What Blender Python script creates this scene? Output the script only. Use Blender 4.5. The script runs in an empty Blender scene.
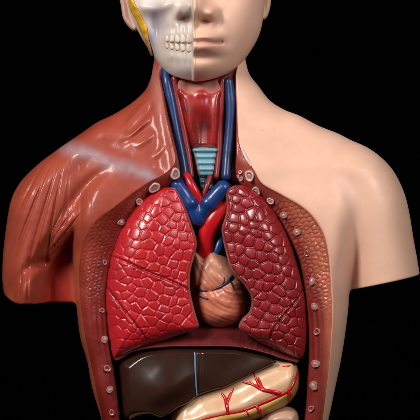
import bpy, math
import numpy as np
rng = np.random.default_rng(7)
C = bpy.context.scene.collection
S = 0.001           # design unit (1 mm) -> metres
FLOOR = 480.0       # design y of the table top (y runs downward, d runs toward the viewer)

# ------------------------------------------------------------------ numeric helpers
def sm(a, b, x):
    t = np.clip((x - a) / (b - a), 0, 1); return t * t * (3 - 2 * t)
def smin(a, b, k):
    h = np.clip(0.5 + 0.5 * (b - a) / k, 0, 1); return b + (a - b) * h - k * h * (1 - h)
def smax(a, b, k): return -smin(-a, -b, k)
def gauss(x, y, cx, cy, sx, sy, ang=0):
    c, s = math.cos(math.radians(ang)), math.sin(math.radians(ang))
    u = (x - cx) * c + (y - cy) * s; v = -(x - cx) * s + (y - cy) * c
    return np.exp(-0.5 * ((u / sx) ** 2 + (v / sy) ** 2))
def spline(pts, n=6, closed=False):
    p = np.array(pts, float); m = len(p); out = []
    for i in range(m if closed else m - 1):
        if closed: a, b, c, d = p[i - 1], p[i], p[(i + 1) % m], p[(i + 2) % m]
        else: a, b, c, d = p[max(i - 1, 0)], p[i], p[i + 1], p[min(i + 2, m - 1)]
        for t in np.arange(n) / n:
            out.append(0.5 * (2 * b + (c - a) * t + (2 * a - 5 * b + 4 * c - d) * t * t + (3 * b - a - 3 * c + d) * t ** 3))
    if not closed: out.append(p[-1])
    return np.array(out)
def seg_dist(x, y, P, closed):
    """distance and arc length to a polyline, plus inside flag"""
    shp = np.broadcast(x, y).shape
    X = np.broadcast_to(x, shp).ravel(); Y = np.broadcast_to(y, shp).ravel()
    best = np.full(X.size, 1e9); arc = np.zeros(X.size); ins = np.zeros(X.size, bool); L = 0
    n = len(P)
    for i in range(n if closed else n - 1):
        a = P[i]; b = P[(i + 1) % n]; e = b - a; l2 = e @ e
        if l2 < 1e-12: continue
        t = np.clip(((X - a[0]) * e[0] + (Y - a[1]) * e[1]) / l2, 0, 1)
        q = (X - a[0] - t * e[0]) ** 2 + (Y - a[1] - t * e[1]) ** 2
        m = q < best; best[m] = q[m]; l = math.sqrt(l2); arc[m] = L + t[m] * l; L += l
        if closed and a[1] != b[1]:
            cr = ((a[1] > Y) != (b[1] > Y)) & (X < (b[0] - a[0]) * (Y - a[1]) / (b[1] - a[1]) + a[0])
            ins ^= cr
    return np.sqrt(best).reshape(shp), arc.reshape(shp), ins.reshape(shp)
class Field:
    def __init__(s, arr, x0, y0, st): s.a = arr; s.x0 = x0; s.y0 = y0; s.st = st
    def __call__(s, x, y):
        shp = np.broadcast(x, y).shape
        fx = (np.broadcast_to(x, shp) - s.x0) / s.st; fy = (np.broadcast_to(y, shp) - s.y0) / s.st
        fx = np.clip(fx, 1, s.a.shape[0] - 2.001); fy = np.clip(fy, 1, s.a.shape[1] - 2.001)
        ix = np.minimum(fx.astype(int), s.a.shape[0] - 3); iy = np.minimum(fy.astype(int), s.a.shape[1] - 3)
        tx = fx - ix; ty = fy - iy
        def w(t): return (-.5*t+t*t-.5*t**3, 1-2.5*t*t+1.5*t**3, .5*t+2*t*t-1.5*t**3, -.5*t*t+.5*t**3)
        wx, wy = w(tx), w(ty); r = 0
        for i in range(4):
            for j in range(4): r = r + wx[i] * wy[j] * s.a[ix + i - 1, iy + j - 1]
        return r
def smooth_interp(y, xs, ys, w=14):
    return sum(np.interp(y + o * w, xs, ys) * k for o, k in ((-1.5, .08), (-1, .14), (-.5, .18), (0, .2), (.5, .18), (1, .14), (1.5, .08)))
class Dom:
    def __init__(s, x0, x1, y0, y1): s.x0, s.x1, s.y0, s.y1 = x0, x1, y0, y1
    def grid(s, st):
        return (np.arange(s.x0, s.x1 + st, st)[:, None], np.arange(s.y0, s.y1 + st, st)[None, :])
    def poly(s, pts, st=1.0, n=6):
        x, y = s.grid(st); D, a, i = seg_dist(x, y, spline(pts, n, True), True)
        f = Field(np.where(i, D, -D), s.x0, s.y0, st); f.arc = Field(a, s.x0, s.y0, st); return f
    def line(s, pts, st=1.0):
        x, y = s.grid(st); D, a, _ = seg_dist(x, y, spline(pts, 6), False)
        f = Field(D, s.x0, s.y0, st); f.arc = Field(a, s.x0, s.y0, st); return f
    def field(s, fn, st=0.5):
        x, y = s.grid(st); return Field(fn(x, y) + 0 * x + 0 * y, s.x0, s.y0, st)
def hash2(i, j, k):
    h = (i * 374761393 + j * 668265263 + k * 1274126177) & 0xffffffff
    h = ((h ^ (h >> 13)) * 1274126177) & 0xffffffff
    return ((h ^ (h >> 16)) & 0xffff) / 65535.0
def noise(x, y, sc, k=0):
    u = np.asarray(x / sc, float); v = np.asarray(y / sc, float); u, v = np.broadcast_arrays(u, v)
    i = np.floor(u).astype(np.int64); j = np.floor(v).astype(np.int64); fu = u - i; fv = v - j
    fu = fu * fu * (3 - 2 * fu); fv = fv * fv * (3 - 2 * fv)
    return ((hash2(i, j, k) * (1 - fu) + hash2(i + 1, j, k) * fu) * (1 - fv) + (hash2(i, j + 1, k) * (1 - fu) + hash2(i + 1, j + 1, k) * fu) * fv) * 2 - 1
def fbm(x, y, sc, k=0): return noise(x, y, sc, k) * .6 + noise(x, y, sc * .47, k + 1) * .3 + noise(x, y, sc * .21, k + 2) * .15
def voronoi(x, y, k=0, jit=.8, full=False):
    """distance to the nearest cell border and a random number per cell (hex-ish lattice)"""
    x, y = np.broadcast_arrays(np.asarray(x, float), np.asarray(y, float))
    j0 = np.floor(y).astype(np.int64); f1 = np.full(x.shape, 9.); px = np.zeros(x.shape); py = np.zeros(x.shape); cid = np.zeros(x.shape)
    pts = []
    for dj in (-2, -1, 0, 1, 2):
        j = j0 + dj; off = (j & 1) * .5; i0 = np.floor(x - off).astype(np.int64)
        for di in (-2, -1, 0, 1, 2):
            i = i0 + di
            qx = i + off + .5 + (hash2(i, j, k) - .5) * jit; qy = j + .5 + (hash2(i, j, k + 9) - .5) * jit
            d = (x - qx) ** 2 + (y - qy) ** 2; m = d < f1
            f1 = np.where(m, d, f1); px = np.where(m, qx, px); py = np.where(m, qy, py); cid = np.where(m, hash2(i, j, k + 21), cid)
            pts.append((qx, qy))
    e = np.full(x.shape, 9.)
    for qx, qy in pts:
        dx = qx - px; dy = qy - py; l = np.sqrt(dx * dx + dy * dy); ok = l > 1e-6
        v = ((.5 * (qx + px) - x) * dx + (.5 * (qy + py) - y) * dy) / np.where(ok, l, 1)
        e = np.where(ok & (v < e), v, e)
    if full: return e, cid, f1
    return e, cid

# ------------------------------------------------------------------ iso-surface
def nets(f, box, h):
    ax = [np.arange(box[i][0], box[i][1] + h, h) for i in range(3)]
    G = np.broadcast_to(f(ax[0][:, None, None], ax[1][None, :, None], ax[2][None, None, :]), tuple(len(a) for a in ax)).astype(np.float32)
    neg = G < 0; sl = (slice(None, -1), slice(1, None)); cnt = np.zeros(tuple(n - 1 for n in G.shape), np.int8)
    offs = [(a, b, c) for a in (0, 1) for b in (0, 1) for c in (0, 1)]
    for o in offs: cnt += neg[sl[o[0]], sl[o[1]], sl[o[2]]]
    cells = np.argwhere((cnt > 0) & (cnt < 8)); V = np.stack([G[cells[:, 0] + o[0], cells[:, 1] + o[1], cells[:, 2] + o[2]] for o in offs], 1)
    acc = np.zeros((len(cells), 3)); num = np.zeros(len(cells))
    for a in range(8):
        for b in range(a + 1, 8):
            if sum(abs(offs[a][q] - offs[b][q]) for q in range(3)) != 1: continue
            va, vb = V[:, a], V[:, b]; m = (va < 0) != (vb < 0); t = np.where(m, va / np.where(m, va - vb, 1), 0)[:, None]
            acc += m[:, None] * (np.array(offs[a]) * (1 - t) + np.array(offs[b]) * t); num += m
    P = (cells + acc / num[:, None]) * h + np.array([b[0] for b in box])
    idx = np.full(cnt.shape, -1, np.int32); idx[tuple(cells.T)] = np.arange(len(cells)); quads = []
    for k in range(3):
        a, b = (k + 1) % 3, (k + 2) % 3
        s0 = [slice(None)] * 3; s1 = [slice(None)] * 3; s0[k] = slice(None, -1); s1[k] = slice(1, None)
        n0 = neg[tuple(s0)]; n1 = neg[tuple(s1)]; e = np.argwhere(n0 != n1)
        e = e[(e[:, a] > 0) & (e[:, b] > 0) & (e[:, a] < cnt.shape[a]) & (e[:, b] < cnt.shape[b])]
        flip = n0[tuple(e.T)]
        def at(da, db):
            q = e.copy(); q[:, a] -= da; q[:, b] -= db; return idx[tuple(q.T)]
        q = np.stack([at(1, 1), at(0, 1), at(0, 0), at(1, 0)], 1)
        q[flip] = q[flip][:, ::-1]; quads.append(q)
    q = np.concatenate(quads); q = q[(q >= 0).all(1)]
    return P, q
def gradient(f, P, e=.35):
    x, y, d = P.T
    return np.stack([f(x + e, y, d) - f(x - e, y, d), f(x, y + e, d) - f(x, y - e, d), f(x, y, d + e) - f(x, y, d - e)], 1) / (2 * e)
def project(f, P, it=2):
    for _ in range(it):
        g = gradient(f, P); v = f(*P.T); n2 = np.maximum((g * g).sum(1), .05); st = -g * (v / n2)[:, None]
        l = np.linalg.norm(st, axis=1); st *= np.minimum(1, 1.0 / np.maximum(l, 1e-9))[:, None]; P = P + st
    return P
def clip(P, T, phi):
    """cut triangles along phi = 0; returns (P, tris) for phi<0 and phi>=0"""
    pos = phi >= 0; c = pos[T].sum(1); out = []
    for side in (False, True):
        keep = T[c == (3 if side else 0)]; Ps = [P]; Ts = [keep]; base = len(P)
        for lone in (1, 2):
            t = T[c == lone]
            if not len(t): continue
            l = pos[t] == (lone == 1); k = l.argmax(1); r = np.arange(len(t))
            a, b, d = t[r, k], t[r, (k + 1) % 3], t[r, (k + 2) % 3]
            ab = P[a] + (P[b] - P[a]) * (phi[a] / (phi[a] - phi[b]))[:, None]
            ad = P[a] + (P[d] - P[a]) * (phi[a] / (phi[a] - phi[d]))[:, None]
            i1 = base + np.arange(len(t)); i2 = i1 + len(t); base += 2 * len(t); Ps += [ab, ad]
            if (lone == 1) == side: Ts.append(np.stack([a, i1, i2], 1))
            else: Ts += [np.stack([i1, b, d], 1), np.stack([i1, d, i2], 1)]
        Q = np.concatenate(Ps); F = np.concatenate(Ts); u, inv = np.unique(F, return_inverse=True)
        out.append((Q[u], inv.reshape(-1, 3)))
    return out

# ------------------------------------------------------------------ materials
def material(name, col=None, rough=.4, coat=.0, sss=0, var=.12, bump=.15, bscale=900., spec=.5, crough=.12, rv=1.0):
    m = bpy.data.materials.new(name); m.use_nodes = True; nt = m.node_tree; N = nt.nodes; L = nt.links
    b = N['Principled BSDF']; b.inputs['Roughness'].default_value = rough; b.inputs['Coat Weight'].default_value = coat
    b.inputs['Coat Roughness'].default_value = crough; b.inputs['Specular IOR Level'].default_value = spec
    tc = N.new('ShaderNodeTexCoord'); ns = N.new('ShaderNodeTexNoise'); ns.inputs['Scale'].default_value = 55; ns.inputs['Detail'].default_value = 5
    L.new(tc.outputs['Object'], ns.inputs['Vector'])
    if col is None:
        at = N.new('ShaderNodeAttribute'); at.attribute_name = 'paint'; src = at.outputs['Color']
    else:
        rgb = N.new('ShaderNodeRGB'); rgb.outputs[0].default_value = (*col, 1); src = rgb.outputs[0]
    mr = N.new('ShaderNodeMapRange'); mr.inputs['From Min'].default_value = .3; mr.inputs['From Max'].default_value = .7
    mr.inputs['To Min'].default_value = 1 - var; mr.inputs['To Max'].default_value = 1 + var; L.new(ns.outputs['Fac'], mr.inputs['Value'])
    mx = N.new('ShaderNodeVectorMath'); mx.operation = 'SCALE'; L.new(src, mx.inputs[0]); L.new(mr.outputs[0], mx.inputs['Scale'])
    L.new(mx.outputs[0], b.inputs['Base Color'])
    n2 = N.new('ShaderNodeTexNoise'); n2.inputs['Scale'].default_value = 120; n2.inputs['Detail'].default_value = 6; L.new(tc.outputs['Object'], n2.inputs['Vector'])
    r2 = N.new('ShaderNodeMapRange'); r2.inputs['From Min'].default_value = .3; r2.inputs['From Max'].default_value = .7
    r2.inputs['To Min'].default_value = max(rough - .07 * rv, .03); r2.inputs['To Max'].default_value = rough + .09 * rv
    L.new(n2.outputs['Fac'], r2.inputs['Value']); L.new(r2.outputs[0], b.inputs['Roughness'])
    if bump:
        n3 = N.new('ShaderNodeTexNoise'); n3.inputs['Scale'].default_value = bscale; n3.inputs['Detail'].default_value = 3; L.new(tc.outputs['Object'], n3.inputs['Vector'])
        bp = N.new('ShaderNodeBump'); bp.inputs['Strength'].default_value = bump; bp.inputs['Distance'].default_value = .0004
        L.new(n3.outputs['Fac'], bp.inputs['Height']); L.new(bp.outputs[0], b.inputs['Normal']); L.new(bp.outputs[0], b.inputs['Coat Normal'])
    if sss:
        b.inputs['Subsurface Weight'].default_value = sss; b.inputs['Subsurface Radius'].default_value = (1, .45, .3); b.inputs['Subsurface Scale'].default_value = .004
    return m
M_muscle = material('red painted plastic', rough=.48, coat=.35, var=.08, crough=.17, spec=.3)
M_skin = material('skin coloured plastic', rough=.45, sss=.12, var=.03, bump=.08, spec=.4)
M_bone = material('bone coloured plastic', rough=.36, sss=.1, var=.05, coat=.2, bump=.1)
M_cav = material('dark red cavity paint', rough=.5, var=.2, bump=.2)
M_rim = material('cut edge paint', rough=.42, coat=.22, var=.15)
M_lung = material('lung paint', rough=.33, coat=.4, var=.10, crough=.16)
M_heart = material('heart paint', rough=.38, coat=.25, var=.15)
M_liver = material('liver paint', rough=.26, coat=.5, var=.07, bump=.04, bscale=350, crough=.11, spec=.3, rv=.1)
M_gut = material('stomach paint', rough=.34, coat=.3, var=.06)
M_blue = material('blue vein paint', (.006, .036, .17), rough=.36, coat=.3, var=.25)
M_navyv = material('navy vein paint', (.005, .026, .115), rough=.42, coat=.2, var=.35, bump=.08)
M_red = material('bright artery paint', (.55, .008, .012), rough=.3, coat=.4, var=.15)
M_dred = material('dark artery paint', (.22, .008, .010), rough=.42, coat=.3, var=.2)
M_throat = material('throat paint', rough=.33, coat=.35, var=.15)
M_trach = material('trachea paint', rough=.35, coat=.3, var=.08)
M_navy = material('coronary vein paint', (.012, .018, .07), rough=.4, var=.2)
M_lblue = material('ligament paint', (.13, .26, .38), rough=.35, coat=.3, var=.2)
M_ring = material('rib end paint', rough=.3, coat=.4, var=.2)
M_tendon = material('tendon paint', (.72, .45, .38), rough=.28, coat=.5, var=.1)
M_gland = material('yellow gland paint', rough=.4, coat=.2, var=.2, bump=.5, bscale=260)
M_tooth = material('tooth paint', (.74, .62, .53), rough=.25, coat=.4, var=.06)

# ------------------------------------------------------------------ objects
WORLD = {}
def w3(P): return np.stack([(P[:, 0] - 210) * S, -P[:, 2] * S, (FLOOR - P[:, 1]) * S], 1)
def mesh_obj(name, P, faces, mat, parent=None, normals=None, color=None):
    W = w3(np.asarray(P, float)); c = (W.min(0) + W.max(0)) / 2; c[2] = W[:, 2].min()
    me = bpy.data.meshes.new(name)
    if isinstance(faces, np.ndarray):
        F = np.asarray(faces, np.int32)
        n, k = F.shape; me.vertices.add(len(W)); me.vertices.foreach_set('co', (W - c).astype(np.float32).ravel())
        me.loops.add(n * k); me.loops.foreach_set('vertex_index', F.ravel()); me.polygons.add(n)
        me.polygons.foreach_set('loop_start', np.arange(n, dtype=np.int32) * k); me.update(calc_edges=True); me.validate()
    else: me.from_pydata((W - c).tolist(), [], [list(map(int, f)) for f in faces])
    me.polygons.foreach_set('use_smooth', np.ones(len(me.polygons), bool))
    if color is not None:
        a = me.color_attributes.new('paint', 'FLOAT_COLOR', 'POINT'); q = np.ones((len(W), 4), np.float32); q[:, :3] = np.clip(color, 0, 1); a.data.foreach_set('color', q.ravel())
    if normals is not None and len(me.vertices) == len(W):
        nn = np.stack([normals[:, 0], -normals[:, 2], -normals[:, 1]], 1); nn /= np.maximum(np.linalg.norm(nn, axis=1), 1e-9)[:, None]
        me.normals_split_custom_set_from_vertices(nn.tolist())
    me.materials.append(mat); o = bpy.data.objects.new(name, me); C.objects.link(o)
    WORLD[o] = c; o.location = c
    if parent is not None: o.parent = parent; o.location = c - WORLD[parent]
    return o
def tag(o, label=None, cat=None, group=None, kind=None):
    for k, v in (('label', label), ('category', cat), ('group', group), ('kind', kind)):
        if v: o[k] = v
    return o
def tris(q): return np.concatenate([q[:, [0, 1, 2]], q[:, [0, 2, 3]]])
def solid(name, f, box, h, mat, parent=None, color=None):
    P, q = nets(f, box, h); P = project(f, P); n = gradient(f, P)
    col = None if color is None else paint(color, P)
    return mesh_obj(name, P, q, mat, parent, n, col)
def paint(fn, P):
    c = fn(P[:, 0], P[:, 1], P[:, 2]); return np.stack([np.broadcast_to(v, len(P)) for v in c], 1)
def mix(a, b, t): return tuple(x * (1 - t) + y * t for x, y in zip(a, b))
def scal(a, t): return tuple(x * t for x in a)
def inflate(P, R, T, dc, Tb):
    cal = lambda v, x, y: v(x, y) if callable(v) else v
    def f(x, y, d):
        t = cal(T, x, y); tb = cal(Tb, x, y); r = cal(R, x, y); e = d - cal(dc, x, y); u = np.minimum(P(x, y) / r, 1)
        return (np.sqrt((e / np.where(e > 0, t, tb)) ** 2 + (1 - u) ** 2) - 1) * np.minimum(r, np.minimum(t, tb))
    def front(x, y):
        u = np.clip(P(x, y) / cal(R, x, y), 0, 1); return cal(dc, x, y) + cal(T, x, y) * np.sqrt(1 - (1 - u) ** 2)
    f.front = front; return f
def tube(name, pts, rad, mat, parent=None, ns=14, n=8, flat=1.0, color=None):
    """round-ended tube along design-space points"""
    p = spline(pts, n); m = len(p); r = np.interp(np.linspace(0, 1, m), np.linspace(0, 1, len(rad)), rad)
    t = np.gradient(p, axis=0); t /= np.linalg.norm(t, axis=1)[:, None]
    ring = []; cen = []; R = []
    def cap(pc, tt, r0, sgn):
        for a in ((80, 60, 40, 20) if sgn < 0 else (20, 40, 60, 80)):
            ring.append(tt); cen.append(pc + sgn * tt * r0 * math.sin(math.radians(a))); R.append(r0 * math.cos(math.radians(a)))
    cap(p[0], t[0], r[0], -1)
    for i in range(m): ring.append(t[i]); cen.append(p[i]); R.append(r[i])
    cap(p[-1], t[-1], r[-1], 1)
    V = []; up = np.array([0, 0, 1.]); F = []
    if abs(t[0] @ up) > .9: up = np.array([1., 0, 0])
    for k in range(len(cen)):
        sdir = np.cross(ring[k], up); sdir /= max(np.linalg.norm(sdir), 1e-6); o = np.cross(sdir, ring[k])
        for j in range(ns):
            a = 2 * math.pi * j / ns; V.append(cen[k] + R[k] * (math.cos(a) * sdir + math.sin(a) * o * flat))
    for k in range(len(cen) - 1):
        for j in range(ns): F.append((k * ns + j, k * ns + (j + 1) % ns, (k + 1) * ns + (j + 1) % ns, (k + 1) * ns + j))
    F.append(tuple(range(ns))[::-1]); F.append(tuple((len(cen) - 1) * ns + j for j in range(ns)))
    V = np.array(V); return mesh_obj(name, V, [f[::-1] for f in F], mat, parent, None, None if color is None else paint(color, V))

# ------------------------------------------------------------------ TORSO
torso = bpy.data.objects.new('anatomical_torso', None); C.objects.link(torso); WORLD[torso] = np.zeros(3)
tag(torso, 'plastic anatomical torso, half skinless red muscle and half pale skin, with open chest', 'anatomical model')

DB = Dom(-16, 444, 20, 490)
trunk_p = DB.poly([(160, 34), (153, 60), (150, 76), (143, 90), (127, 104), (103, 119), (84, 133), (70, 152), (64, 180), (66, 220), (71, 262), (75, 306), (79, 339), (86, 363), (91, 390), (100, 420), (108, 450), (112, 484), (120, 487), (310, 487), (318, 484), (322, 450), (330, 420), (337, 387), (342, 363), (346, 339), (349.5, 312), (353, 280), (364, 240), (372, 205), (366, 175), (347, 140), (320, 127), (292, 112), (272, 100), (259, 84), (250, 72), (246, 58), (240, 34)])
armL_p = DB.poly([(132, 118), (103, 119), (82, 131), (57, 148), (37, 163), (19, 181), (9, 200), (4, 227), (1, 253), (0, 278), (2, 300), (4, 340), (46, 340), (47, 300), (48, 278), (58, 257), (86, 228), (122, 185), (150, 150)])
armR_p = DB.poly([(270, 130), (292, 114), (320, 126), (347, 137), (373, 149), (393, 167), (405, 189), (411, 210), (416, 240), (420, 262), (424, 290), (428, 330), (356, 335), (352, 300), (350, 280), (344, 250), (325, 215), (290, 180)])
lat_p = DB.poly([(40, 225), (34, 260), (36, 330), (60, 330), (95, 300), (100, 240), (70, 215)])
cav_pts = [(156, 48), (160, 74), (163.5, 92), (168, 115), (174, 140), (179, 162), (180, 180), (170, 187), (150, 196), (135, 211), (122, 231), (111.5, 258), (106, 290), (106.5, 320), (109, 345), (113, 368), (117, 395), (120, 425), (126, 470), (150, 474), (290, 474), (300, 465), (305, 420), (308, 380), (309, 340), (306.5, 305), (300.5, 265), (290.5, 240), (278, 217.5), (265.5, 202), (253, 192), (240, 184), (235.5, 172), (236, 150), (236, 110), (235, 74), (235, 48)]
cav_p = DB.poly(cav_pts)
rim_pts = [(154, 46), (158, 74), (161.5, 92), (166, 115), (172, 140), (176, 160), (168, 172), (150, 182), (132, 194), (114, 208), (97, 221), (84, 242), (79.5, 268), (80.5, 298), (85.5, 336), (93, 374), (102, 420), (110, 478), (150, 480), (290, 480), (316, 470), (324, 415), (328.5, 363), (331, 315), (329.5, 280), (326.5, 250), (320, 229), (305, 210), (281, 195), (262, 184), (254, 171), (245, 157), (239, 142), (238, 110), (236.5, 74), (236.5, 46)]
rim_p = DB.poly(rim_pts)
skin_p = DB.poly([(235, 15), (235, 74), (237, 110), (239, 142), (245, 157), (254, 171), (262, 184), (281, 195), (305, 210), (320, 229), (326.5, 250), (329.5, 280), (331, 315), (328.5, 363), (323, 415), (316, 470), (312, 495), (460, 500), (470, 300), (460, 0), (300, 0)])
P_delt = DB.line([(108, 163), (84, 190), (66, 214), (52, 240), (38, 264)])
P_tip = DB.line([(46, 262), (30, 268), (18, 282), (10, 296)])
P_tip2 = DB.line([(45, 264), (49, 278), (49, 304)])
P_scm = DB.line([(153, 70), (160, 110), (168, 148), (173, 170)])
P_scm2 = DB.line([(148, 84), (152, 112), (158, 146), (158, 168)])
P_clav = DB.line([(58, 146), (84, 152), (112, 163), (140, 172), (158, 180)])
P_clavR = DB.line([(258, 168), (290, 162), (330, 163), (372, 166)])
P_flank = DB.line([(74, 262), (80, 300), (86, 345), (97, 400), (106, 470)])
P_grR = DB.line([(346, 200), (350, 240), (352, 300)])
folds = [([(122, 131), (136, 113), (153, 94)], 3.6, 2.0), ([(118, 126), (132, 107), (146, 93)], -2.6, 2.4), ([(126, 136), (141, 119), (154, 103)], -3.2, 1.9),
         ([(124, 142), (138, 130), (153, 113)], 3.6, 2.0), ([(119, 145), (133, 137), (152, 123)], -3.2, 2.2), ([(134, 148), (147, 140), (156, 131)], 2.6, 2.4), ([(152, 160), (160, 152), (164, 145)], 2.4, 2.2)]
foldL = [(DB.line(a), b, c, float(np.linalg.norm(np.diff(spline(a, 6), axis=0), axis=1).sum())) for a, b, c in folds]
g2 = lambda D, w: np.exp(-.5 * (D / w) ** 2)
def fan(x, y, cx, cy, k, seed):
    th = np.arctan2(y - cy, x - cx); r = np.hypot(x - cx, y - cy)
    n = noise(th * k, r / 60., 1., seed); return th, r, n
def stripes(th, k, seed):
    return (.5 + .5 * np.cos(th * k + 3.2 * noise(th * k / 9., 0 * th, 1., seed))) ** 7
def body_disp(x, y):
    D = 0
    left = 1 - sm(185, 215, x)
    D = D + 9 * gauss(x, y, 42, 212, 26, 42, -8) - 7.5 * g2(P_delt(x, y), 5) * sm(160, 185, y)
    D = D - 6 * g2(P_tip(x, y), 4.0) + 13 * gauss(x, y, 30, 288, 9, 15, 6) - 6 * g2(P_tip2(x, y), 3.6) - 3 * gauss(x, y, 8, 285, 6, 14)
    # deltoid fibres
    th, r, n = fan(x, y, 78, 96, 26, 3); msk = gauss(x, y, 36, 220, 26, 30) ; msk = np.clip(msk * 1.5, 0, 1)
    D = D + msk * (-2.5 * stripes(th, 58, 3) + .5 * noise(th * 60, r / 40, 1, 8))
    # pectoral fibres converging on the arm
    th, r, n = fan(x, y, 33, 271, 9.5, 5); msk = sm(12, 30, r) * (1 - sm(58, 84, r)) * sm(-1.25, -1.0, th) * (1 - sm(-.42, -.26, th)) * sm(0, 5, P_delt(x, y)) * sm(-1, -9, rim_p(x, y)) * sm(79, 71, x + (y - 235) * .5)
    D = D + msk * (-2.8 * stripes(th, 46, 5) + .4 * n) + 8 * gauss(x, y, 73, 229, 20, 10, -46)
    D = D - 2.5 * g2(DB_pec(x, y), 4.5)
    # biceps fibres
    th, r, n = fan(x, y, 30, 225, 22, 11); msk = np.clip(1.5 * gauss(x, y, 31, 287, 13, 13), 0, 1); D = D - msk * 2.0 * stripes(th, 40, 11)
    # neck
    D = D + 3.4 * g2(P_scm(x, y), 6) - 1.6 * g2(P_scm2(x, y), 4.5) * sm(80, 100, y)
    for f, a, w, l in foldL: D = D + .85 * a * g2(f(x, y), w) * np.sin(math.pi * np.clip(f.arc(x, y) / l, 0, 1))
    D = D + 2.2 * g2(P_clav(x, y), 5) - 4 * gauss(x, y, 108, 146, 22, 8, 20) + 5 * gauss(x, y, 100, 192, 30, 16, -30) * left
    D = D + 3.5 * g2(P_flank(x, y), 6)
    # skin side
    D = D + 2.6 * g2(P_clavR(x, y), 9) - 4.5 * gauss(x, y, 272, 140, 24, 12, 15) + 4 * gauss(x, y, 322, 205, 24, 26) - 7 * g2(P_grR(x, y), 8) * sm(205, 285, y)
    D = D + 5 * gauss(x, y, 386, 205, 20, 40) + 2.5 * gauss(x, y, 338, 300, 8, 60)
    # rim
    rd = rim_p(x, y); cd = -cav_p(x, y); up = sm(150, 190, y)
    t = np.clip(rd, 0, None) / (np.clip(rd, 0, None) + np.clip(cd, 0, None) + 1e-3)
    side = np.where(x > 210, 1., .2)
    D = D - up * (2.6 * side * sm(-1.6, 2.2, rd) + 21 * t ** 1.25 * (rd > 0)) - (1 - up) * 2.0 * sm(-.5, 1.2, rd)
    e, _ = voronoi(cav_p.arc(x, y) / np.where(x > 210, 4.2, 3.6), cd / np.where(x > 210, 5.6, 4.2), 3, .55)
    msk = up * sm(0, 2, rd) * sm(1.5, 4, cd) * (1 - sm(285, 325, y)) * np.where(x > 210, 1, 1.0) * sm(192, 206, y)
    D = D + msk * np.where(x > 210, 1., .55) * (.75 * sm(.0, .3, e) - .3 + .35 * noise(x, y, 5, 71))
    long = noise(cd * 1.0, y / 60., 2.6, 40)
    D = D + up * sm(0, 2, rd) * sm(0, 2, cd) * sm(290, 325, y) * 1.0 * long
    return D + .25 * noise(x, y, 14, 60) * left + .15 * noise(x, y, 5, 62) * left
DB_pec = DB.line([(44, 266), (56, 258), (68, 257), (76, 266), (80, 284)])
disp = DB.field(body_disp, .5)
Tbase = DB.field(lambda x, y: smooth_interp(y, [20, 70, 100, 130, 160, 200, 250, 300, 380, 490], [30, 31, 33, 37, 43, 51, 57, 60, 60, 58]) * (1 - .12 * sm(120, 200, np.abs(x - 210))), 1)
Tf = lambda x, y: Tbase(x, y) + disp(x, y)
dcB = DB.field(lambda x, y: smooth_interp(y, [20, 90, 140, 200, 490], [-10, -8, -4, 0, 0]) + 0 * x, 1)
armT = lambda x, y: 45 + disp(x, y) - 16 * sm(60, 150, y * 0 + np.abs(x - 210) * -1 + 210)
f_trunk = inflate(trunk_p, 38, Tf, dcB, lambda x, y: Tbase(x, y) * .95)
f_al = inflate(armL_p, 25, armT, -2, 44); f_ar = inflate(armR_p, 36, armT, -2, 44)
f_lat = inflate(lat_p, 20, 16, -10, 20)
floor_f = DB.field(lambda x, y: np.interp(y, [20, 150, 178, 205, 490], [8, 10, 2, -24, -24]) + 0 * x, 1)
def f_body(x, y, d):
    a = smax(smin(f_al(x, y, d), f_lat(x, y, d), 4), y - 303.5 - .02 * d + 10 * (np.clip(24 - x, 0, 30) / 24) ** 2, 3.0)
    b = smax(f_ar(x, y, d), (y - 291 + (x - 349) * .215) * .975, 2)
    g = smin(smin(f_trunk(x, y, d), a, 5), b, 6)
    g = smax(g, y - FLOOR, 1.5)
    return smax(g, -smax(-cav_p(x, y), floor_f(x, y) - d, 4), 2.2)
P, q = nets(f_body, ((-8, 432), (26, 484), (-66, 74)), 1.3)
P = project(f_body, P, 3); T = tris(q)
cavd = -smax(-cav_p(P[:, 0], P[:, 1]), floor_f(P[:, 0], P[:, 1]) - P[:, 2], 4)
phi_c = np.where(P[:, 2] > -40, cavd + .9, -5.)
(PB, TB), (PC, TC) = clip(P, T, phi_c)
phi_s = np.where(PB[:, 2] > -12, skin_p(PB[:, 0], PB[:, 1]), PB[:, 0] - 205)
(PM, TM), (PS, TS) = clip(PB, TB, phi_s)
phi_r = np.where(PM[:, 2] > 5, rim_p(PM[:, 0], PM[:, 1]), -5.)
(PM, TM), (PR, TR) = clip(PM, TM, phi_r)
MUS = (.31, .043, .024)
def col_muscle(x, y, d):
    c = mix(MUS, (.39, .068, .036), np.clip(.5 + .5 * fbm(x, y, 40, 3), 0, 1))
    deep = sm(16, 2, d) * sm(-40, -30, d) * ((x < 80) & (x > 44) & (y > 240))
    c = mix(c, (.42, .014, .010), deep)
    c = mix(c, (.46, .10, .05), g2(P_flank(x, y), 7) * .7)
    k = g2(P_clav(x, y), 5.0) * sm(52, 64, x) * (1 - sm(148, 162, x)) * (.75 + .25 * noise(x, y, 7, 5))
    c = mix(c, (.38, .32, .36), np.clip(k, 0, 1) * .75)
    c = mix(c, (.50, .20, .16), (g2(P_scm(x, y), 4) * .55 * (1 - sm(100, 150, y))))
    # lighter streaks fanning along the deltoid
    th = np.arctan2(y - 96, x - 78); w = sm(.45, .7, noise(th * 30, y / 90, 1, 91)) * np.clip(gauss(x, y, 40, 225, 22, 26), 0, 1)
    return mix(c, (.50, .16, .10), w * .35)
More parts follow.
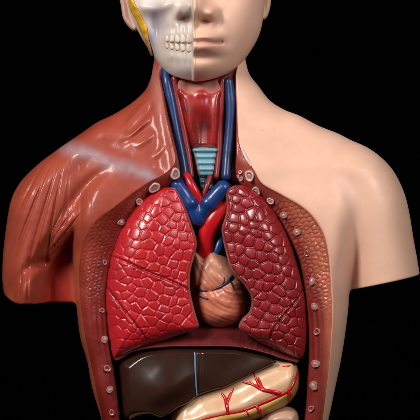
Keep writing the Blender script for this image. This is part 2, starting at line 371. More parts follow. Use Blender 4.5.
def col_skin(x, y, d):
    c = mix((.77, .455, .33), (.82, .495, .365), np.clip(.5 + .5 * fbm(x, y, 60, 13), 0, 1))
    s = skin_p(x, y); c = mix(c, (.62, .27, .17), .55 * np.exp(-np.clip(s, 0, None) / 3.5) * (d > 0) * sm(150, 200, y))
    return mix(c, (.60, .34, .25), .5 * gauss(x, y, 352, 275, 6, 22) + .25 * gauss(x, y, 275, 145, 22, 10) + .7 * gauss(x, y, 262, 130, .8, .6) + .6 * gauss(x, y, 274, 129, .7, .7) + .04 * sm(.35, .7, noise(x, y, 3.1, 12)))  # shade tinted into armpit crease and collarbone hollow, plus specks and mottling
def col_rim(x, y, d):
    cd = -cav_p(x, y); rd = rim_p(x, y)
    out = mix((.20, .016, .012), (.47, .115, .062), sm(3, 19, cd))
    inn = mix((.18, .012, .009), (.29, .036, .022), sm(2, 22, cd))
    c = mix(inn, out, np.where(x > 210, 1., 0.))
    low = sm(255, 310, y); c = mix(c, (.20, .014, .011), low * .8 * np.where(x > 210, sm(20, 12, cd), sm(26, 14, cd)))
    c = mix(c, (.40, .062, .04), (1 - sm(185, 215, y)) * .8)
    e, _ = voronoi(cav_p.arc(x, y) / np.where(x > 210, 4.2, 3.6), cd / np.where(x > 210, 5.6, 4.2), 3, .55)
    return mix(c, (.55, .17, .09), .4 * sm(.2, .4, e) * sm(195, 210, y) * (1 - sm(280, 310, y)) * np.where(x > 210, 1., .35))
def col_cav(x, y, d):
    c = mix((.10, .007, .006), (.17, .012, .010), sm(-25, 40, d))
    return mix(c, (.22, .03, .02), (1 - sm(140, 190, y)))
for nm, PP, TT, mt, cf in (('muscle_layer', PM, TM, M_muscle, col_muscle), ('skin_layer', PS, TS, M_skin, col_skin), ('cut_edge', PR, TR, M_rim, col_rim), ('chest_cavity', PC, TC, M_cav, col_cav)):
    mesh_obj(nm, PP, TT, mt, torso, gradient(f_body, PP), paint(cf, PP))

# ------------------------------------------------------------------ HEAD
DH = Dom(100, 290, -120, 96)
head_p = DH.poly([(194, 86.5), (209, 84), (226, 75.5), (240, 63.5), (250, 51), (258.5, 36), (263, 20), (266, -10), (267, -40), (260, -72), (240, -96), (215, -106), (194, -108), (172, -106), (148, -96), (128, -72), (121, -40), (124, -10), (131, 16), (142, 38), (153, 55), (162, 67.5), (175, 79)])
L_mouth = DH.line([(194, 44), (204, 43.6), (213, 44.2), (221, 43.6)])
L_jaw = DH.line([(150, 30), (160, 62), (180, 76)])
L_zyg = DH.line([(122, 6), (140, 8), (158, 10), (170, 4)])
L_under = DH.line([(170, 57), (182, 59), (192, 59)])
def head_disp(x, y):
    sk = 1 - sm(191.6, 193.6, x)
    D = 0
    # soft face
    F = 22 * gauss(x, y, 196, 12, 10, 9) + 12 * gauss(x, y, 195, -12, 6.5, 20) + 12 * gauss(x, y, 211.5, 16, 5, 5)
    F = F - 8 * gauss(x, y, 205.5, 23.2, 4.4, 2.0) - 3.0 * gauss(x, y, 220, 20, 3.2, 7, 25)
    F = F + 9 * gauss(x, y, 202, 43, 16, 13) + 6.4 * gauss(x, y, 204, 39, 10, 4) + 7.6 * gauss(x, y, 204, 50, 10, 4.3) - 5.2 * g2(L_mouth(x, y), 1.6) - 1.8 * gauss(x, y, 225, 44, 4.5, 4)
    F = F - 5 * gauss(x, y, 205, 58, 13, 3.4) + 7 * gauss(x, y, 200, 70, 13, 7) - 1.4 * gauss(x, y, 197, 32, 1.8, 5)
    F = F + 3 * gauss(x, y, 240, 10, 14, 16) - 9 * gauss(x, y, 222, -20, 12, 7) + 5 * gauss(x, y, 223, -21, 8, 4)
    # skull half
    K = -3.2 + 6 * gauss(x, y, 196, 40, 22, 15) + 15 * gauss(x, y, 190, 7, 7, 7) - 12 * gauss(x, y, 186, 19.5, 5, 3.0, -12) - 3 * gauss(x, y, 182, 15, 2.5, 5, 20)
    K = K + 6 * g2(L_zyg(x, y), 4) + 5 * gauss(x, y, 168, 6, 9, 9) - 11 * gauss(x, y, 157, 26, 5, 12, -8) - 8 * gauss(x, y, 145, 22, 4, 8)
    K = K + 5 * gauss(x, y, 148, 32, 3, 16, -14) - 1.2 * gauss(x, y, 176, 45.5, 20, 10) * sm(158, 168, x) + 1.6 * g2(L_under(x, y), 3)
    K = K + 6 * gauss(x, y, 190, 70, 14, 7) - 22 * gauss(x, y, 166, -20, 14, 11) - 1.6 * gauss(x, y, 172, 30, 6, 3)
    for tx in (171, 178, 185, 191): K = K + 1.5 * gauss(x, y, tx, 32.5, 1.5, 6) + 1.3 * gauss(x, y, tx, 57, 1.5, 5)
    ridge = 2.6 * g2(x - 194.4 - .9 * noise(y, 0 * x, 11, 4), 1.25)
    return F * (1 - sk) + K * sk + ridge + .25 * noise(x, y, 9, 77) * sk
hdisp = DH.field(head_disp, .5)
f_head0 = inflate(head_p, 44, lambda x, y: 44 + hdisp(x, y), lambda x, y: 6 - 6 * sm(20, -60, y), lambda x, y: 44 + 26 * sm(60, -10, y))
def f_head(x, y, d):   # jaw underside slopes up and back toward the neck
    return smax(f_head0(x, y, d), (y - 86.5 + (34 - d) * np.where(d < 34, .55, .0)) * .87, 4)
P, q = nets(f_head, ((114, 274), (-112, 90), (-72, 98)), 1.15); P = project(f_head, P, 3); T = tris(q)
(PK, TK), (PF, TF) = clip(P, T, P[:, 0] - 192.8)
def col_face(x, y, d):
    c = mix((.77, .455, .33), (.82, .495, .365), np.clip(.5 + .5 * fbm(x, y, 30, 3), 0, 1))
    c = mix(c, (.62, .31, .24), .55 * gauss(x, y, 207, 47, 11, 5) * (d > 20)); c = mix(c, (.28, .10, .07), .75 * gauss(x, y, 205, 22.6, 3.4, 1.5) * (d > 20))
    c = mix(c, (.45, .20, .14), .6 * g2(L_mouth(x, y), .9) * (d > 20))
    return mix(c, (.80, .58, .42), .8 * g2(x - 194.4, 1.5))
def col_skull(x, y, d):
    c = mix((.72, .60, .52), (.78, .67, .60), np.clip(.5 + .5 * fbm(x, y, 22, 5), 0, 1))
    f = (d > 0)
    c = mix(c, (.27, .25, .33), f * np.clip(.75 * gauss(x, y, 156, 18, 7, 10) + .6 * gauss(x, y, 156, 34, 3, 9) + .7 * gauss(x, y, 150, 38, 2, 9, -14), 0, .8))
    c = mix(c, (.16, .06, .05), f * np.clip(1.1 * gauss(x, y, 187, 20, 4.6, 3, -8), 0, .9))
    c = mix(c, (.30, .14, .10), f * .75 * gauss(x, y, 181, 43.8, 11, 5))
    return c
head = mesh_obj('head', PF, TF, M_skin, torso, gradient(f_head, PF), paint(col_face, PF))
skull = mesh_obj('skull_half', PK, TK, M_bone, head, gradient(f_head, PK), paint(col_skull, PK))
tag(skull, 'bare pale skull half of the head with exposed teeth')
# teeth
for row, yy in ((0, 39.8), (1, 48.9)):
    for i, tx in enumerate((189.6, 183.6, 177.9, 172.6, 168)):
        tw = (3.3, 3.2, 3.0, 2.8, 2.4)[i]; hh = (4.9, 4.8, 4.5, 4.1, 3.5)[i] * (1 if row == 0 else .95)
        z0 = float(f_head0.front(np.array([tx]), np.array([yy]))[0]) - 1.8
        cy = yy + (-.15 * i if row == 0 else -.75 * i)
        def f_t(x, y, d, tx=tx, cy=cy, tw=tw, hh=hh, z0=z0):
            ww = tw * (1 + .10 * (y - cy) / hh * (1 if row == 0 else -1))
            return ((np.abs((x - tx) / ww) ** 4 + np.abs((y - cy) / hh) ** 3.4 + np.abs((d - z0 + (x - tx) ** 2 * .03) / 3.2) ** 2.4) ** (1 / 2.6) - 1) * tw
        Pt, qt = nets(f_t, ((tx - 4, tx + 4), (cy - 6.2, cy + 6.2), (z0 - 4.5, z0 + 4.5)), .6)
        mesh_obj('tooth', Pt, qt, M_tooth, head, gradient(f_t, Pt))
# ears
def ear(pts, colr):
    p = Dom(100, 290, -70, 60).poly(pts); f = inflate(p, 5, lambda x, y: 10 - 5 * sm(.0, 8., p(x, y)), -6, 10)
    xs = [a for a, _ in pts]; ys = [b for _, b in pts]
    return solid('ear', f, ((min(xs) - 3, max(xs) + 3), (min(ys) - 3, max(ys) + 3), (-20, 10)), .9, M_skin, head, colr)
ear([(119, -48), (114, -30), (117, -10), (119.5, 2), (122, 16), (128, 25), (134, 29), (137, 24), (134, 8), (130, -10), (128, -35)], lambda x, y, d: (.62 + 0 * x, .36, .28))
ear([(258, -35), (258, -5), (261, 14), (264, 17.5), (268, 14), (271, 5), (272.5, -8), (275, -30), (270, -48)], lambda x, y, d: (.72 + 0 * x, .46, .33))
gp = Dom(100, 200, -60, 80).poly([(124, -40), (127, -8), (128.5, 4), (131, 12), (136, 21), (141, 33), (146, 44), (150, 53.5), (152.5, 54), (150, 44), (148, 35), (147, 27), (142, 17), (137, 8), (133, -4), (131, -40)])
f_g = inflate(gp, 3, lambda x, y: 3.0 + 1.4 * noise(x, y, 5, 8), lambda x, y: f_head0.front(x + 1.5, y) - .8, 10)
solid('salivary_gland', f_g, ((120, 158), (-44, 58), (-8, 52)), .8, M_gland, head, lambda x, y, d: mix((.72, .38, .025), (.55, .26, .13), sm(33, 42, y)))

# ------------------------------------------------------------------ NECK ORGANS AND GREAT VESSELS (fixed to the torso)
DN = Dom(150, 250, 60, 270)
thr_p = DN.poly([(174, 80), (178, 100), (184, 125), (190, 148), (196, 176), (216, 176), (220, 148), (222, 120), (224, 95), (225, 80), (200, 74)])
tdisp = DN.field(lambda x, y: 3.5 * gauss(x, y, 188, 122, 5, 24, -12) + 3.5 * gauss(x, y, 214, 122, 5, 24, 5) - 3.5 * gauss(x, y, 201, 132, 6, 16) + 2.5 * gauss(x, y, 201, 106, 9, 7) + .5 * noise(x, y / 5, 4, 3) - 4 * sm(143, 150, y) - 6 * sm(95, 80, y) + 1.5 * np.cos((x - 201) * .28) * sm(100, 92, y), .5)
f_thr = inflate(thr_p, 7, lambda x, y: 15 + tdisp(x, y), 5, 6)
def col_thr(x, y, d):
    c = mix((.33, .014, .012), (.10, .006, .006), np.clip(1.0 * gauss(x, y, 201, 128, 7, 16) + .5 * noise(x, y, 9, 3), 0, 1))
    e = y - 92 + 2.2 * np.cos((x - 201) * .28)
    return mix((.42, .15, .12), c, sm(-1.5, 1.5, e + 1 + 1.5 * noise(x, y, 6, 1)))
solid('throat_muscle', f_thr, ((168, 232), (70, 182), (-4, 36)), .8, M_throat, torso, col_thr)
tr_p = DN.poly([(193.5, 147.5), (217.5, 147.5), (217, 158), (215, 176), (212, 192), (202, 192), (198.5, 176), (195, 158)], n=4)
f_tr = inflate(tr_p, 5, lambda x, y: 10 + 1.3 * np.cos((y - 150) * 2 * math.pi / 6.3) + 2.5 * sm(153, 149, y) - 5 * sm(173, 178, y), 11, 8)
solid('trachea', f_tr, ((190, 220), (144, 196), (-2, 28)), .6, M_trach, torso, lambda x, y, d: mix((.26, .50, .60), (.02, .05, .06), sm(171, 176, y) * .9 + .35 * (.5 - .5 * np.cos((y - 150) * 2 * math.pi / 6.3)) * (y < 174)))
tube('jugular_vein', [(164.5, 70, 10), (166.5, 80, 14), (169, 92, 15), (172, 106, 16), (177, 134, 18), (182, 158, 20), (185, 176, 24)], [4.0, 5.0, 5.3, 4.7, 5.1, 4.8], M_navyv, torso)
tube('jugular_vein', [(229, 81, 17), (230.5, 95, 17), (231, 112, 18), (229.5, 135, 19), (227.5, 156, 21), (226, 176, 25)], [4.5, 5.4, 5.0, 5.3, 4.8], M_navyv, torso)
tube('carotid_artery', [(174, 78, 15), (177, 98, 15), (181, 116, 16), (187, 148, 17), (191, 176, 20)], [3.2, 3.4, 3.4, 3.2], M_dred, torso)
tube('carotid_artery', [(222.5, 80, 15), (221, 105, 16), (219.5, 125, 16), (219.5, 150, 17), (217, 176, 20)], [3.2, 3.6, 3.6, 3.2], M_dred, torso)
def cap(x, y, d, a, b, ra, rb, fl=1.0):
    a = np.array(a, float); b = np.array(b, float); e = b - a
    t = np.clip(((x - a[0]) * e[0] + (y - a[1]) * e[1] + (d - a[2]) * e[2]) / (e @ e), 0, 1)
    return np.sqrt((x - a[0] - t * e[0]) ** 2 + (y - a[1] - t * e[1]) ** 2 + ((d - a[2] - t * e[2]) * fl) ** 2) - (ra + (rb - ra) * t)
def f_vc(x, y, d):
    g = cap(x, y, d, (178, 186, 31), (190, 203, 33), 7.0, 7.6)
    g = smin(g, cap(x, y, d, (190, 203, 32), (197, 219, 29), 7.2, 7.5), 2)
    g = smin(g, cap(x, y, d, (223, 188, 32), (209, 203, 33), 7.8, 7.8), 1)
    g = smin(g, cap(x, y, d, (208, 204, 32), (198, 218, 29), 7.2, 7.5), 3)
    g = smin(g, cap(x, y, d, (191, 207, 27), (189, 240, 14), 7.5, 7), 3)
    return smin(g, cap(x, y, d, (180, 184, 27), (185, 176, 22), 5, 4.5), 3) + .35 * noise(x, y, 7, 3)
solid('vena_cava', f_vc, ((164, 236), (168, 254), (4, 46)), .9, M_blue, torso)
tube('aorta', [(231, 196, 20), (222, 208, 24), (212, 221, 25), (206, 236, 22), (205, 254, 16)], [8.5, 8.8, 9.2, 9, 9], M_red, torso, 20)
tube('artery_branch', [(186, 176, 27), (191, 184, 32), (196, 193, 33), (201, 203, 30)], [4.2, 4.2, 4], M_red, torso)
tube('artery_branch', [(210, 177, 22), (207, 186, 26), (203, 197, 26)], [2.8, 2.8, 2.8], M_dred, torso)
tube('pulmonary_artery', [(224, 232, 10), (220, 243, 16), (217, 252, 18)], [6, 6, 5], M_blue, torso)
tube('pulmonary_trunk', [(226, 206, 8), (221, 225, 10), (216, 250, 9)], [8, 8, 8], M_dred, torso)

# ------------------------------------------------------------------ DIAPHRAGM
DD = Dom(100, 320, 300, 440)
dia_p = DD.poly([(112, 356), (122, 344), (150, 332), (180, 322), (205, 318), (235, 321), (265, 333), (290, 346), (301, 356), (298, 364), (284, 361), (266, 356), (246, 351), (228, 349), (200, 349), (174, 349), (150, 351), (134, 354), (120, 362), (114, 362)])
L_lip = DD.line([(113, 360), (134, 353.5), (150, 350), (174, 348.5), (200, 348.5), (228, 348.5), (246, 350.5), (266, 355.5), (284, 361), (300, 366)])
f_dia = inflate(dia_p, 3, DD.field(lambda x, y: 41 - 24 * sm(1, 26, L_lip(x, y)) + 1.6 * sm(2, 0, np.abs(L_lip(x, y) - 3)) + .8 * noise(L_lip.arc(x, y), y * 0, 3.0, 4) * sm(.45, .1, np.abs(x - 262) / 80) , .5), -6, 20)
solid('diaphragm', f_dia, ((106, 306), (312, 370), (-30, 56)), 1.0, M_muscle, torso, lambda x, y, d: mix((.105, .009, .010), (.17, .02, .022), np.clip(sm(4, 0, np.abs(L_lip(x, y) - 3)) + .35 * noise(x, y, 5, 3), 0, 1)))

# ------------------------------------------------------------------ rib and vessel ends on the cut edge
def rib_end(x, y, r, d=None, big=False):
    ang = np.arange(20) * 2 * math.pi / 20
    kk = float(hash2(np.int64(x * 7), np.int64(y * 5), 3)); r = r * (.82 + .30 * kk) * (1 if big else .88); mid_h = (.5, .8) if big else ((.15, .1) if kk < .5 else (1.3, 1.5))
    prof = [(1.0, -3), (1.03, .2), (.94, .9), (.80, 1.1), (.64, .75), (.5, .35 if kk < .5 else .9), (.3, mid_h[0]), (.12, mid_h[1])]
    if d is None:
        s = np.arange(30., -10, -.25); g = None
        s = np.arange(66., -10, -.25); v = f_body(np.full(len(s), x), np.full(len(s), y), s); d = float(s[np.argmax(v < 0)])
    g = gradient(f_body, np.array([[x, y, d]]), 2.0)[0]; g = g / np.linalg.norm(g); g = g * .6 + np.array([0, 0, .4]); g /= np.linalg.norm(g)
    u = np.cross(g, [0, 1, 0]); u /= np.linalg.norm(u); v2 = np.cross(g, u)
    jit = 1 + .12 * np.sin(ang * 2 + x) + .06 * np.sin(ang * 3 + y) + .04 * np.sin(ang * 5 + x + y)
    x, y, d = np.array([x, y, d]) + g * (.5 + .25 * r)
    V = []; F = []
    for k, (pr, ph) in enumerate(prof):
        for j, a in enumerate(ang): V.append(np.array([x, y, d]) + r * pr * jit[j] * (math.cos(a) * u + math.sin(a) * v2) + g * ph * r * .3)
    for k in range(len(prof) - 1):
        for j in range(20): F.append((k * 20 + j, k * 20 + (j + 1) % 20, (k + 1) * 20 + (j + 1) % 20, (k + 1) * 20 + j))
    F.append(tuple((len(prof) - 1) * 20 + j for j in range(20)))
    V = np.array(V); pr = np.repeat([p[0] for p in prof], 20)
    pale, mid = ((.66, .45, .40), (.30, .05, .05)) if big else ((.36, .14, .125), (.23, .035, .03) if kk < .5 else (.44, .25, .23))
    t = sm(.45, .65, pr) * (1 - .8 * sm(.98, 1.03, pr)); col = np.stack([mid[i] * (1 - t) + pale[i] * t for i in range(3)], 1)
    if big: col = np.where((pr < .35)[:, None], np.array((.5, .3, .28)), col)
    mesh_obj('rib_end', V, [f[::-1] for f in F], M_ring, torso, None, col)
for x, y, r in ((174.5, 173.5, 5.4), (154, 186.5, 5.2), (250, 175.5, 5.6), (257, 190, 4.6), (271, 200.5, 4.3), (138.5, 201, 4.2)): rib_end(x, y, r, big=True)
for x, y, r in ((240.5, 172, 2.2), (241.5, 178.5, 2.4), (238.5, 176, 1.8)): rib_end(x, y, r, big=True)
for x, y, r in ((284, 215, 4), (297, 232, 4), (306.5, 253, 3.8), (312, 281, 4), (314.5, 306, 4.2), (317, 331, 4.6), (315.5, 363, 4.4), (313.5, 385, 4.4), (311, 408, 4.2), (121, 222, 3.6), (105, 262, 3.2), (102, 310, 3.4), (104.5, 339, 3.8), (107.5, 368, 4.2), (110, 389, 3.8), (112, 412, 3.6)): rib_end(x, y, r)
def bfront(x, y):
    q = np.arange(66., -10, -.25); v = f_body(np.full(len(q), x), np.full(len(q), y), q); return float(q[np.argmax(v < 0)])
tube('tendon', [(x, y, bfront(x, y) + .3) for x, y in ((241.5, 149), (244, 154), (247.5, 160.5), (251, 166))], [.9, 1.5, 1.8, 1.0], M_tendon, torso)

# ------------------------------------------------------------------ LUNGS
def lung(pts, med, lbl, cols, seed, h=.85, cell=11.5, amp=1.5, flip=1, dome=.15, fissures=()):
    xs = [a for a, _ in pts]; ys = [b for _, b in pts]; D = Dom(min(xs) - 8, max(xs) + 8, min(ys) - 8, max(ys) + 8)
    p = D.poly(pts); L = D.line(med); fis = [D.line(f) for f in fissures]
    mb = D.field(lambda x, y: sm(4, 40, L(x, y)), 1)     # 0 at the thin inner lip, 1 in the body of the lung
    xc = np.mean(xs) - flip * 8
    def vor(x, y):
        wx = x + 2.2 * noise(x, y, 17, seed + 4); wy = y + 2.2 * noise(x, y, 17, seed + 5)
        return voronoi((wx * .97 + wy * .24) / cell, (wy * .97 - wx * .24) / (cell * .87), seed, .52, True)
    def dsp(x, y):
        e, cid, f1 = vor(x, y); edge = sm(0, 9, p(x, y)); z = amp * (sm(.0, .14, e) - .6) + dome * amp * (1 - 2.6 * np.minimum(f1, .5)) + amp * .22 * (cid - .5) * sm(0, .2, e)
        z = z * (.35 + .65 * edge)
        for f in fis: z = z - 1.6 * g2(f(x, y), .9) + .7 * sm(-1, 1, noise(x, y, 8, 2)) * g2(f(x, y) - 2.2, 1.2)
        return z - 8 * ((x - xc) / 55) ** 2 * (flip * (x - xc) < 0) - 5 * ((x - xc) / 45) ** 2 * (flip * (x - xc) > 0) - 3 * np.clip((y - 290) / 65, 0, 1) ** 2 + .7 * noise(x, y, 25, 9)
    dz = D.field(dsp, .4)
    dc = lambda x, y: 36 - 4 * mb(x, y) - 7 * np.clip((270 - y) / 85, 0, 1) ** 2; T = lambda x, y: np.maximum(13 + 8 * mb(x, y) + dz(x, y), 5); Tb = lambda x, y: 5 + 47 * mb(x, y)
    R = lambda x, y: 3.2 + (26 if flip > 0 else 20) * mb(x, y)
    f = inflate(p, R, T, dc, Tb)
    def col(x, y, d):
        e, cid, f1 = vor(x, y); fr = (d > dc(x, y) - 2); c = mix(cols[0], cols[1], cid)
        c = mix(c, cols[2], fr * .55 * sm(.09, .02, e)); c = mix(c, cols[3], fr * .55 * sm(.30, .5, e) * .3)
        ed = sm(2.4, .6, p(x, y)) * sm(9, 4, L(x, y)) * fr
        for ff in fis: c = mix(c, scal(cols[0], .45), fr * g2(ff(x, y), .8) * .7)
        return mix(c, (.50, .20, .18), .6 * ed)
    o = solid('lung', f, ((min(xs) - 4, max(xs) + 4), (min(ys) - 4, max(ys) + 4), (-26, 60)), h, M_lung, None, col)
    return tag(o, lbl, 'lung', 'pair of removable lungs')
medR = [(177, 189), (181, 196), (186.5, 209), (193, 228), (197, 243), (194.5, 256), (190.5, 272), (190.5, 290), (194.5, 309), (199.5, 326)]
lung([(173, 187.5), (176.5, 188.5), (181, 196), (186.5, 209), (193, 228), (197, 243), (194.5, 256), (190.5, 272), (190.5, 290), (194.5, 309), (199, 324), (198, 327), (190, 331), (179, 335), (165, 340), (152, 344), (131, 351.5), (118, 357.5), (113, 356), (109, 338), (106, 314), (105.5, 290), (109, 264), (116.5, 240), (126.5, 218.5), (140.5, 200), (157, 189.5), (166, 187)],
     medR, 'bright red lung with pebbled surface and a fine crack across it', ((.46, .012, .018), (.51, .016, .022), (.47, .018, .024), (.50, .016, .02)), 31, flip=1, amp=.66, dome=.4, cell=10.4,
     fissures=([(108, 254), (130, 263), (150, 272), (172, 281), (192, 291)], [(106, 286), (122, 306), (138, 326), (150, 344)]))
medL = [(229, 189), (225, 196), (227, 207), (225, 217), (221.5, 228.5), (223, 240), (226, 254), (231.5, 270), (244, 285), (251, 298), (249, 311), (241.5, 319), (239, 328)]
lung([(230, 187.5), (226, 192), (226, 199), (227, 207), (225, 217), (221.5, 228.5), (223, 240), (226, 254), (231.5, 270), (244, 285), (251, 298), (249, 311), (241.5, 319), (238.5, 327), (244, 332), (262, 343.5), (283, 353), (297, 358.5), (303, 356.5), (306, 343), (306.5, 322), (304.5, 296), (298.5, 269.5), (290, 242.5), (277.5, 216.5), (263, 196), (247, 186), (237, 185)],
     medL, 'dark maroon lung with coarse raised scales', ((.24, .010, .014), (.30, .014, .018), (.15, .007, .010), (.33, .022, .026)), 57, flip=-1, amp=1.35, cell=10.9, dome=.55,
     fissures=([(306, 284), (296, 300), (284, 314), (272, 330), (266, 346)],))

# ------------------------------------------------------------------ HEART
DHt = Dom(180, 256, 236, 340)
ht_p = DHt.poly([(190, 254), (196, 249), (204, 252), (210, 249), (218, 250), (228, 258), (239, 272), (246, 288), (248, 306), (241, 322), (224, 329), (210, 328), (200, 321), (194, 308), (191, 290), (189, 270)])
def hd(x, y):
    th = np.arctan2(y - 245, x - 250); r = np.hypot(x - 250, y - 245)
    n = noise(r / 4.2, th * 3, 1, 4); n2 = noise((x * .85 + y * .5) / 1., (y * .87 - x * .5) * 0 + th * 4, 4.6, 8)
    return 1.0 * n + .6 * n2 + .13 * np.cos(r * 1.3 + 5 * noise(th * 3, r / 30, 1, 3)) * sm(258, 270, y) - 3.4 * g2(DHt_g(x, y), 2.2) - 2.2 * g2(DHt_h(x, y), 2.4) + 2.4 * g2(DHt_k(x, y), 5) + 4 * gauss(x, y, 217, 295, 16, 22)
DHt_g = DHt.line([(206, 250), (203, 264), (199, 280), (196, 292)])
DHt_h = DHt.line([(196, 291), (207, 292), (220, 289), (232, 280)])
DHt_k = DHt.line([(212, 256), (220, 268), (230, 290), (228, 312)])
hdz = DHt.field(hd, .5)
f_ht = inflate(ht_p, 15, lambda x, y: 25 + hdz(x, y), 4, lambda x, y: 27 + 0 * x)
heart = solid('heart', f_ht, ((186, 248), (244, 334), (-30, 42)), .8, M_heart, None, lambda x, y, d: mix(mix((.53, .145, .082), (.60, .28, .18), sm(296, 258, y - .25 * (x - 216))), (.34, .045, .03), np.clip(sm(0, -2, hdz(x, y)) * .7 + sm(30, 12, d) * .5, 0, 1)))  # margin shading is mixed into the colour; grooves darker red
tag(heart, 'orange-pink ridged heart with dark veins, between the two lungs', 'heart')
def on(f, pts, lift=.2): return [(x, y, float(f.front(np.array([x * 1.]), np.array([y * 1.]))[0]) + lift) for x, y in pts]
for pts, rr in (([(192, 289), (197, 289.5), (202, 290.5), (207, 291)], [.9, 1.2, .7]), ([(195, 293), (199, 296), (204, 298), (208, 299)], [.5, .9, .5]), ([(196, 291), (199, 287), (201, 283)], [.6, .4]),
                ([(212, 290), (217, 288), (222, 286), (228, 281), (232, 276)], [.5, 1.0, 1.0, 1.3]), ([(229, 280), (232, 284), (234, 290)], [1.1, .8, .4]), ([(222, 286), (224, 282), (224, 277)], [.7, .4])):
    tube('coronary_vein', on(f_ht, pts), rr, M_navy, heart, 8, 5)

# ------------------------------------------------------------------ LIVER
DL = Dom(105, 300, 335, 480)
lv_p = DL.poly([(118, 366), (122, 359), (136, 352.5), (155, 349), (174, 347.5), (200, 347.5), (228, 347.5), (246, 350), (262, 355), (274, 360), (275, 363), (254, 373), (240, 380), (226, 386.5), (210, 391), (197, 396), (188, 403), (179, 407), (165, 415.5), (157, 416.5), (150, 415), (140, 417.5), (128, 421), (122, 414), (120, 395), (119, 380)])
ldz = DL.field(lambda x, y: 13 * gauss(x, y, 168, 392, 26, 24) - 1.2 * g2(x - 200.5 - .02 * (y - 350), 1.8) - 3 * sm(200, 275, x) + .15 * noise(x, y, 9, 5), .5)
L_low = DL.line([(276, 361.5), (254, 373), (240, 380), (226, 386.5), (210, 391), (197, 396), (188, 403), (179, 407), (165, 415.5)])
lmb = DL.field(lambda x, y: sm(1, 24, L_low(x, y)), 1)
f_lv = inflate(lv_p, lambda x, y: 2.5 + (3.5 + 8 * sm(150, 122, x)) * lmb(x, y), lambda x, y: 5 + 18 * lmb(x, y) + ldz(x, y) * lmb(x, y), lambda x, y: 35 - 21 * lmb(x, y), lambda x, y: 4 + 26 * lmb(x, y))
liver = solid('liver', f_lv, ((114, 280), (346, 426), (-18, 58)), .9, M_liver, None, lambda x, y, d: mix(mix((.032, .0115, .007), (.040, .0145, .009), np.clip(.5 + .5 * fbm(x, y, 30, 3), 0, 1)), (.16, .06, .05), .6 * sm(1.6, .3, lv_p(x, y)) * (y > 370) * (d > 20)))
tag(liver, 'glossy dark brown liver with a pale blue line down its front', 'liver')
tube('ligament', on(f_lv, [(194.6, 352), (195, 356), (195.2, 366), (195.8, 376), (196.4, 386), (197, 394)], .75), [.7, .8, .9, .75, .9, .6], M_lblue, liver, 8, 5)

# ------------------------------------------------------------------ STOMACH
DL = Dom(105, 310, 335, 480)
st_p = DL.poly([(284, 359), (294, 361), (298.5, 369), (300, 377), (299, 390), (292, 402), (278, 412), (258, 421), (236, 427), (212, 432), (186, 435), (172, 428), (174, 410), (188, 394), (220, 377), (250, 364), (270, 359)])
st_p2 = DL.line([(180, 424), (196, 420.5), (208, 417), (226, 413), (242, 410), (258, 404), (273, 397.5), (288, 389.5), (295, 378), (298, 366)])
sdz = DL.field(lambda x, y: 2.5 * gauss(x, y, 272, 380, 20, 10, -25) + .5 * noise(x, y, 11, 5) - 1.6 * g2(st_p2(x, y), 1.6), .5)
f_st = inflate(st_p, 12, lambda x, y: 28 + 9 * sm(5, 24, L_low(x, y)) + sdz(x, y), 6, 26)
yel = lambda x, y: np.where(st_p2_side(x, y) > 0, 1., 0.)
st_low = DL.poly([(180, 424), (196, 420.5), (208, 417), (226, 413), (242, 410), (258, 404), (273, 397.5), (288, 389.5), (295, 378), (299, 366), (315, 366), (315, 450), (180, 450)])
stomach = solid('stomach', f_st, ((166, 306), (358, 441), (-22, 48)), .85, M_gut, None, lambda x, y, d: mix(mix((.70, .40, .21), (.77, .49, .29), np.clip(.5 + .5 * fbm(x, y, 16, 3), 0, 1)), mix((.50, .24, .035), (.56, .32, .08), np.clip(.5 + .5 * fbm(x, y, 9, 8), 0, 1)), sm(-.4, .6, st_low(x, y)) * (d > 0)))
tag(stomach, 'beige stomach with branching red vessels and a yellow lower edge', 'stomach')
for pts, rr in (([(182, 424), (196, 420.5), (208, 417), (226, 413), (242, 410), (258, 404), (273, 397.5), (288, 389.5), (294.5, 379), (297, 372)], [.7, .9, 1, 1.2, 1.4, 1.6, 1.5, 1]),
                ([(228, 412.5), (227, 406), (225.5, 399), (222, 393)], [1.5, 1.6, 1.4, .8]), ([(226.5, 403), (229, 397), (231, 393), (233.5, 388)], [1.5, 1.3, .6]), ([(225, 398), (228, 399), (230, 396)], [1, 1.1, .8]),
                ([(276, 396), (279, 392.5), (272, 390.5), (262, 389), (253, 384.5), (243, 382)], [1.2, 1.8, 1.6, 1.5, 1.2, .6]), ([(265, 389.5), (259, 384), (256, 378), (254, 373.5)], [1.4, 1.3, 1.1, .6]), ([(259, 384.5), (255, 385), (250, 381)], [1, .9, .6]),
                ([(263, 389), (260, 381), (258, 377)], [.9, .9, .5]), ([(256, 405), (259, 409), (261, 412), (263, 416)], [1.3, 1.6, 1.5, 1.0]), ([(287, 390), (289, 394), (289, 398)], [1.5, 1.7, 1.0]), ([(283, 366.5), (289, 366), (295, 366)], [.5, .8, .5]), ([(246, 408), (248, 413), (252, 417)], [.7, .8, .5])):
    tube('blood_vessel', on(f_st, pts, -.35), [v * 1.35 for v in rr], M_red, stomach, 8, 5)

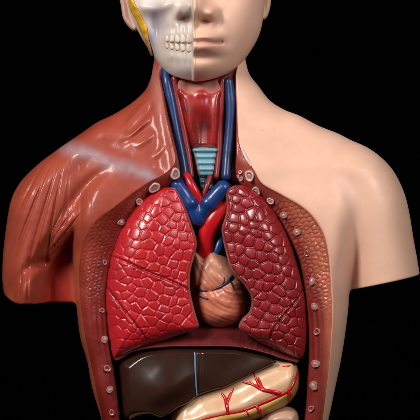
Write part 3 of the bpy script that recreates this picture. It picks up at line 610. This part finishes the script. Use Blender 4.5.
# ------------------------------------------------------------------ INTESTINE
DI = Dom(112, 316, 395, 482)
in_p = DI.poly([(300, 420), (302, 440), (290, 462), (240, 470), (170, 468), (138, 462), (128, 445), (126, 430), (136, 424), (160, 427), (190, 434), (225, 429), (252, 421), (268, 412), (284, 408), (296, 411)])
idz = DI.field(lambda x, y: 3 * gauss(x, y, 286, 420, 10, 10) + 2.5 * np.cos(x / 9.) * sm(270, 255, x) + .4 * noise(x, y, 8, 4), .5)
f_in = inflate(in_p, 9, lambda x, y: 26 + 5 * sm(262, 275, x) + idz(x, y), 8, 28)
inte = solid('intestine', f_in, ((122, 308), (400, 476), (-24, 48)), 1.0, M_gut, None, lambda x, y, d: mix((.36, .15, .09), (.60, .36, .24), sm(255, 272, x)))
tag(inte, 'beige coil of bowel just below the stomach, cut off by the picture edge', 'intestine')

# ------------------------------------------------------------------ SETTING
def flat(name, V, F, mat):
    me = bpy.data.meshes.new(name); me.from_pydata(V, [], F); me.materials.append(mat)
    me.polygons.foreach_set('use_smooth', np.ones(len(me.polygons), bool)); o = bpy.data.objects.new(name, me); C.objects.link(o); o['kind'] = 'structure'; return o
M_bk = material('black cloth', (.0004, .0004, .0005), rough=1.0, spec=.0, var=.3, bump=.3)
prof = [(-1.2, 0), (.35, 0)] + [(.35 + .3 * math.sin(a), .3 - .3 * math.cos(a)) for a in np.radians(range(10, 91, 10))] + [(.65, 2.2)]
V = []; F = []
for x in (-2.2, 2.2): V += [(x, a, b) for a, b in prof]
n = len(prof)
for i in range(n - 1): F.append((i, n + i, n + i + 1, i + 1))
flat('backdrop', V, F, M_bk)

# ------------------------------------------------------------------ light, camera, world
def area(name, loc, target, size, sy, power, col):
    l = bpy.data.lights.new(name, 'AREA'); l.shape = 'RECTANGLE'; l.size = size; l.size_y = sy; l.energy = power; l.color = col
    o = bpy.data.objects.new(name, l); C.objects.link(o); o.location = loc
    from mathutils import Vector
    o.rotation_euler = (Vector(target) - Vector(loc)).to_track_quat('-Z', 'Y').to_euler(); return o
area('softbox_key', (-.85, -1.15, 1.05), (0, 0, .27), .38, .55, 25, (1, .97, .94))
area('softbox_fill', (.80, -1.10, .98), (.05, 0, .28), .45, .6, 12.5, (1, .97, .95))
wd = bpy.data.worlds.new('World'); bpy.context.scene.world = wd; wd.use_nodes = True
wd.node_tree.nodes['Background'].inputs[0].default_value = (.003, .003, .0032, 1); wd.node_tree.nodes['Background'].inputs[1].default_value = 1
cam = bpy.data.cameras.new('camera'); co = bpy.data.objects.new('camera', cam); C.objects.link(co)
DIST = 2.6; co.location = (0, -DIST - .03, .27); co.rotation_euler = (math.radians(90), 0, 0)
cam.sensor_width = 36; cam.lens = 36 * DIST / .42; cam.clip_end = 50; cam.clip_start = .05
sc = bpy.context.scene; sc.camera = co
sc.view_settings.view_transform = 'Standard'; sc.view_settings.look = 'None'; sc.view_settings.exposure = 0
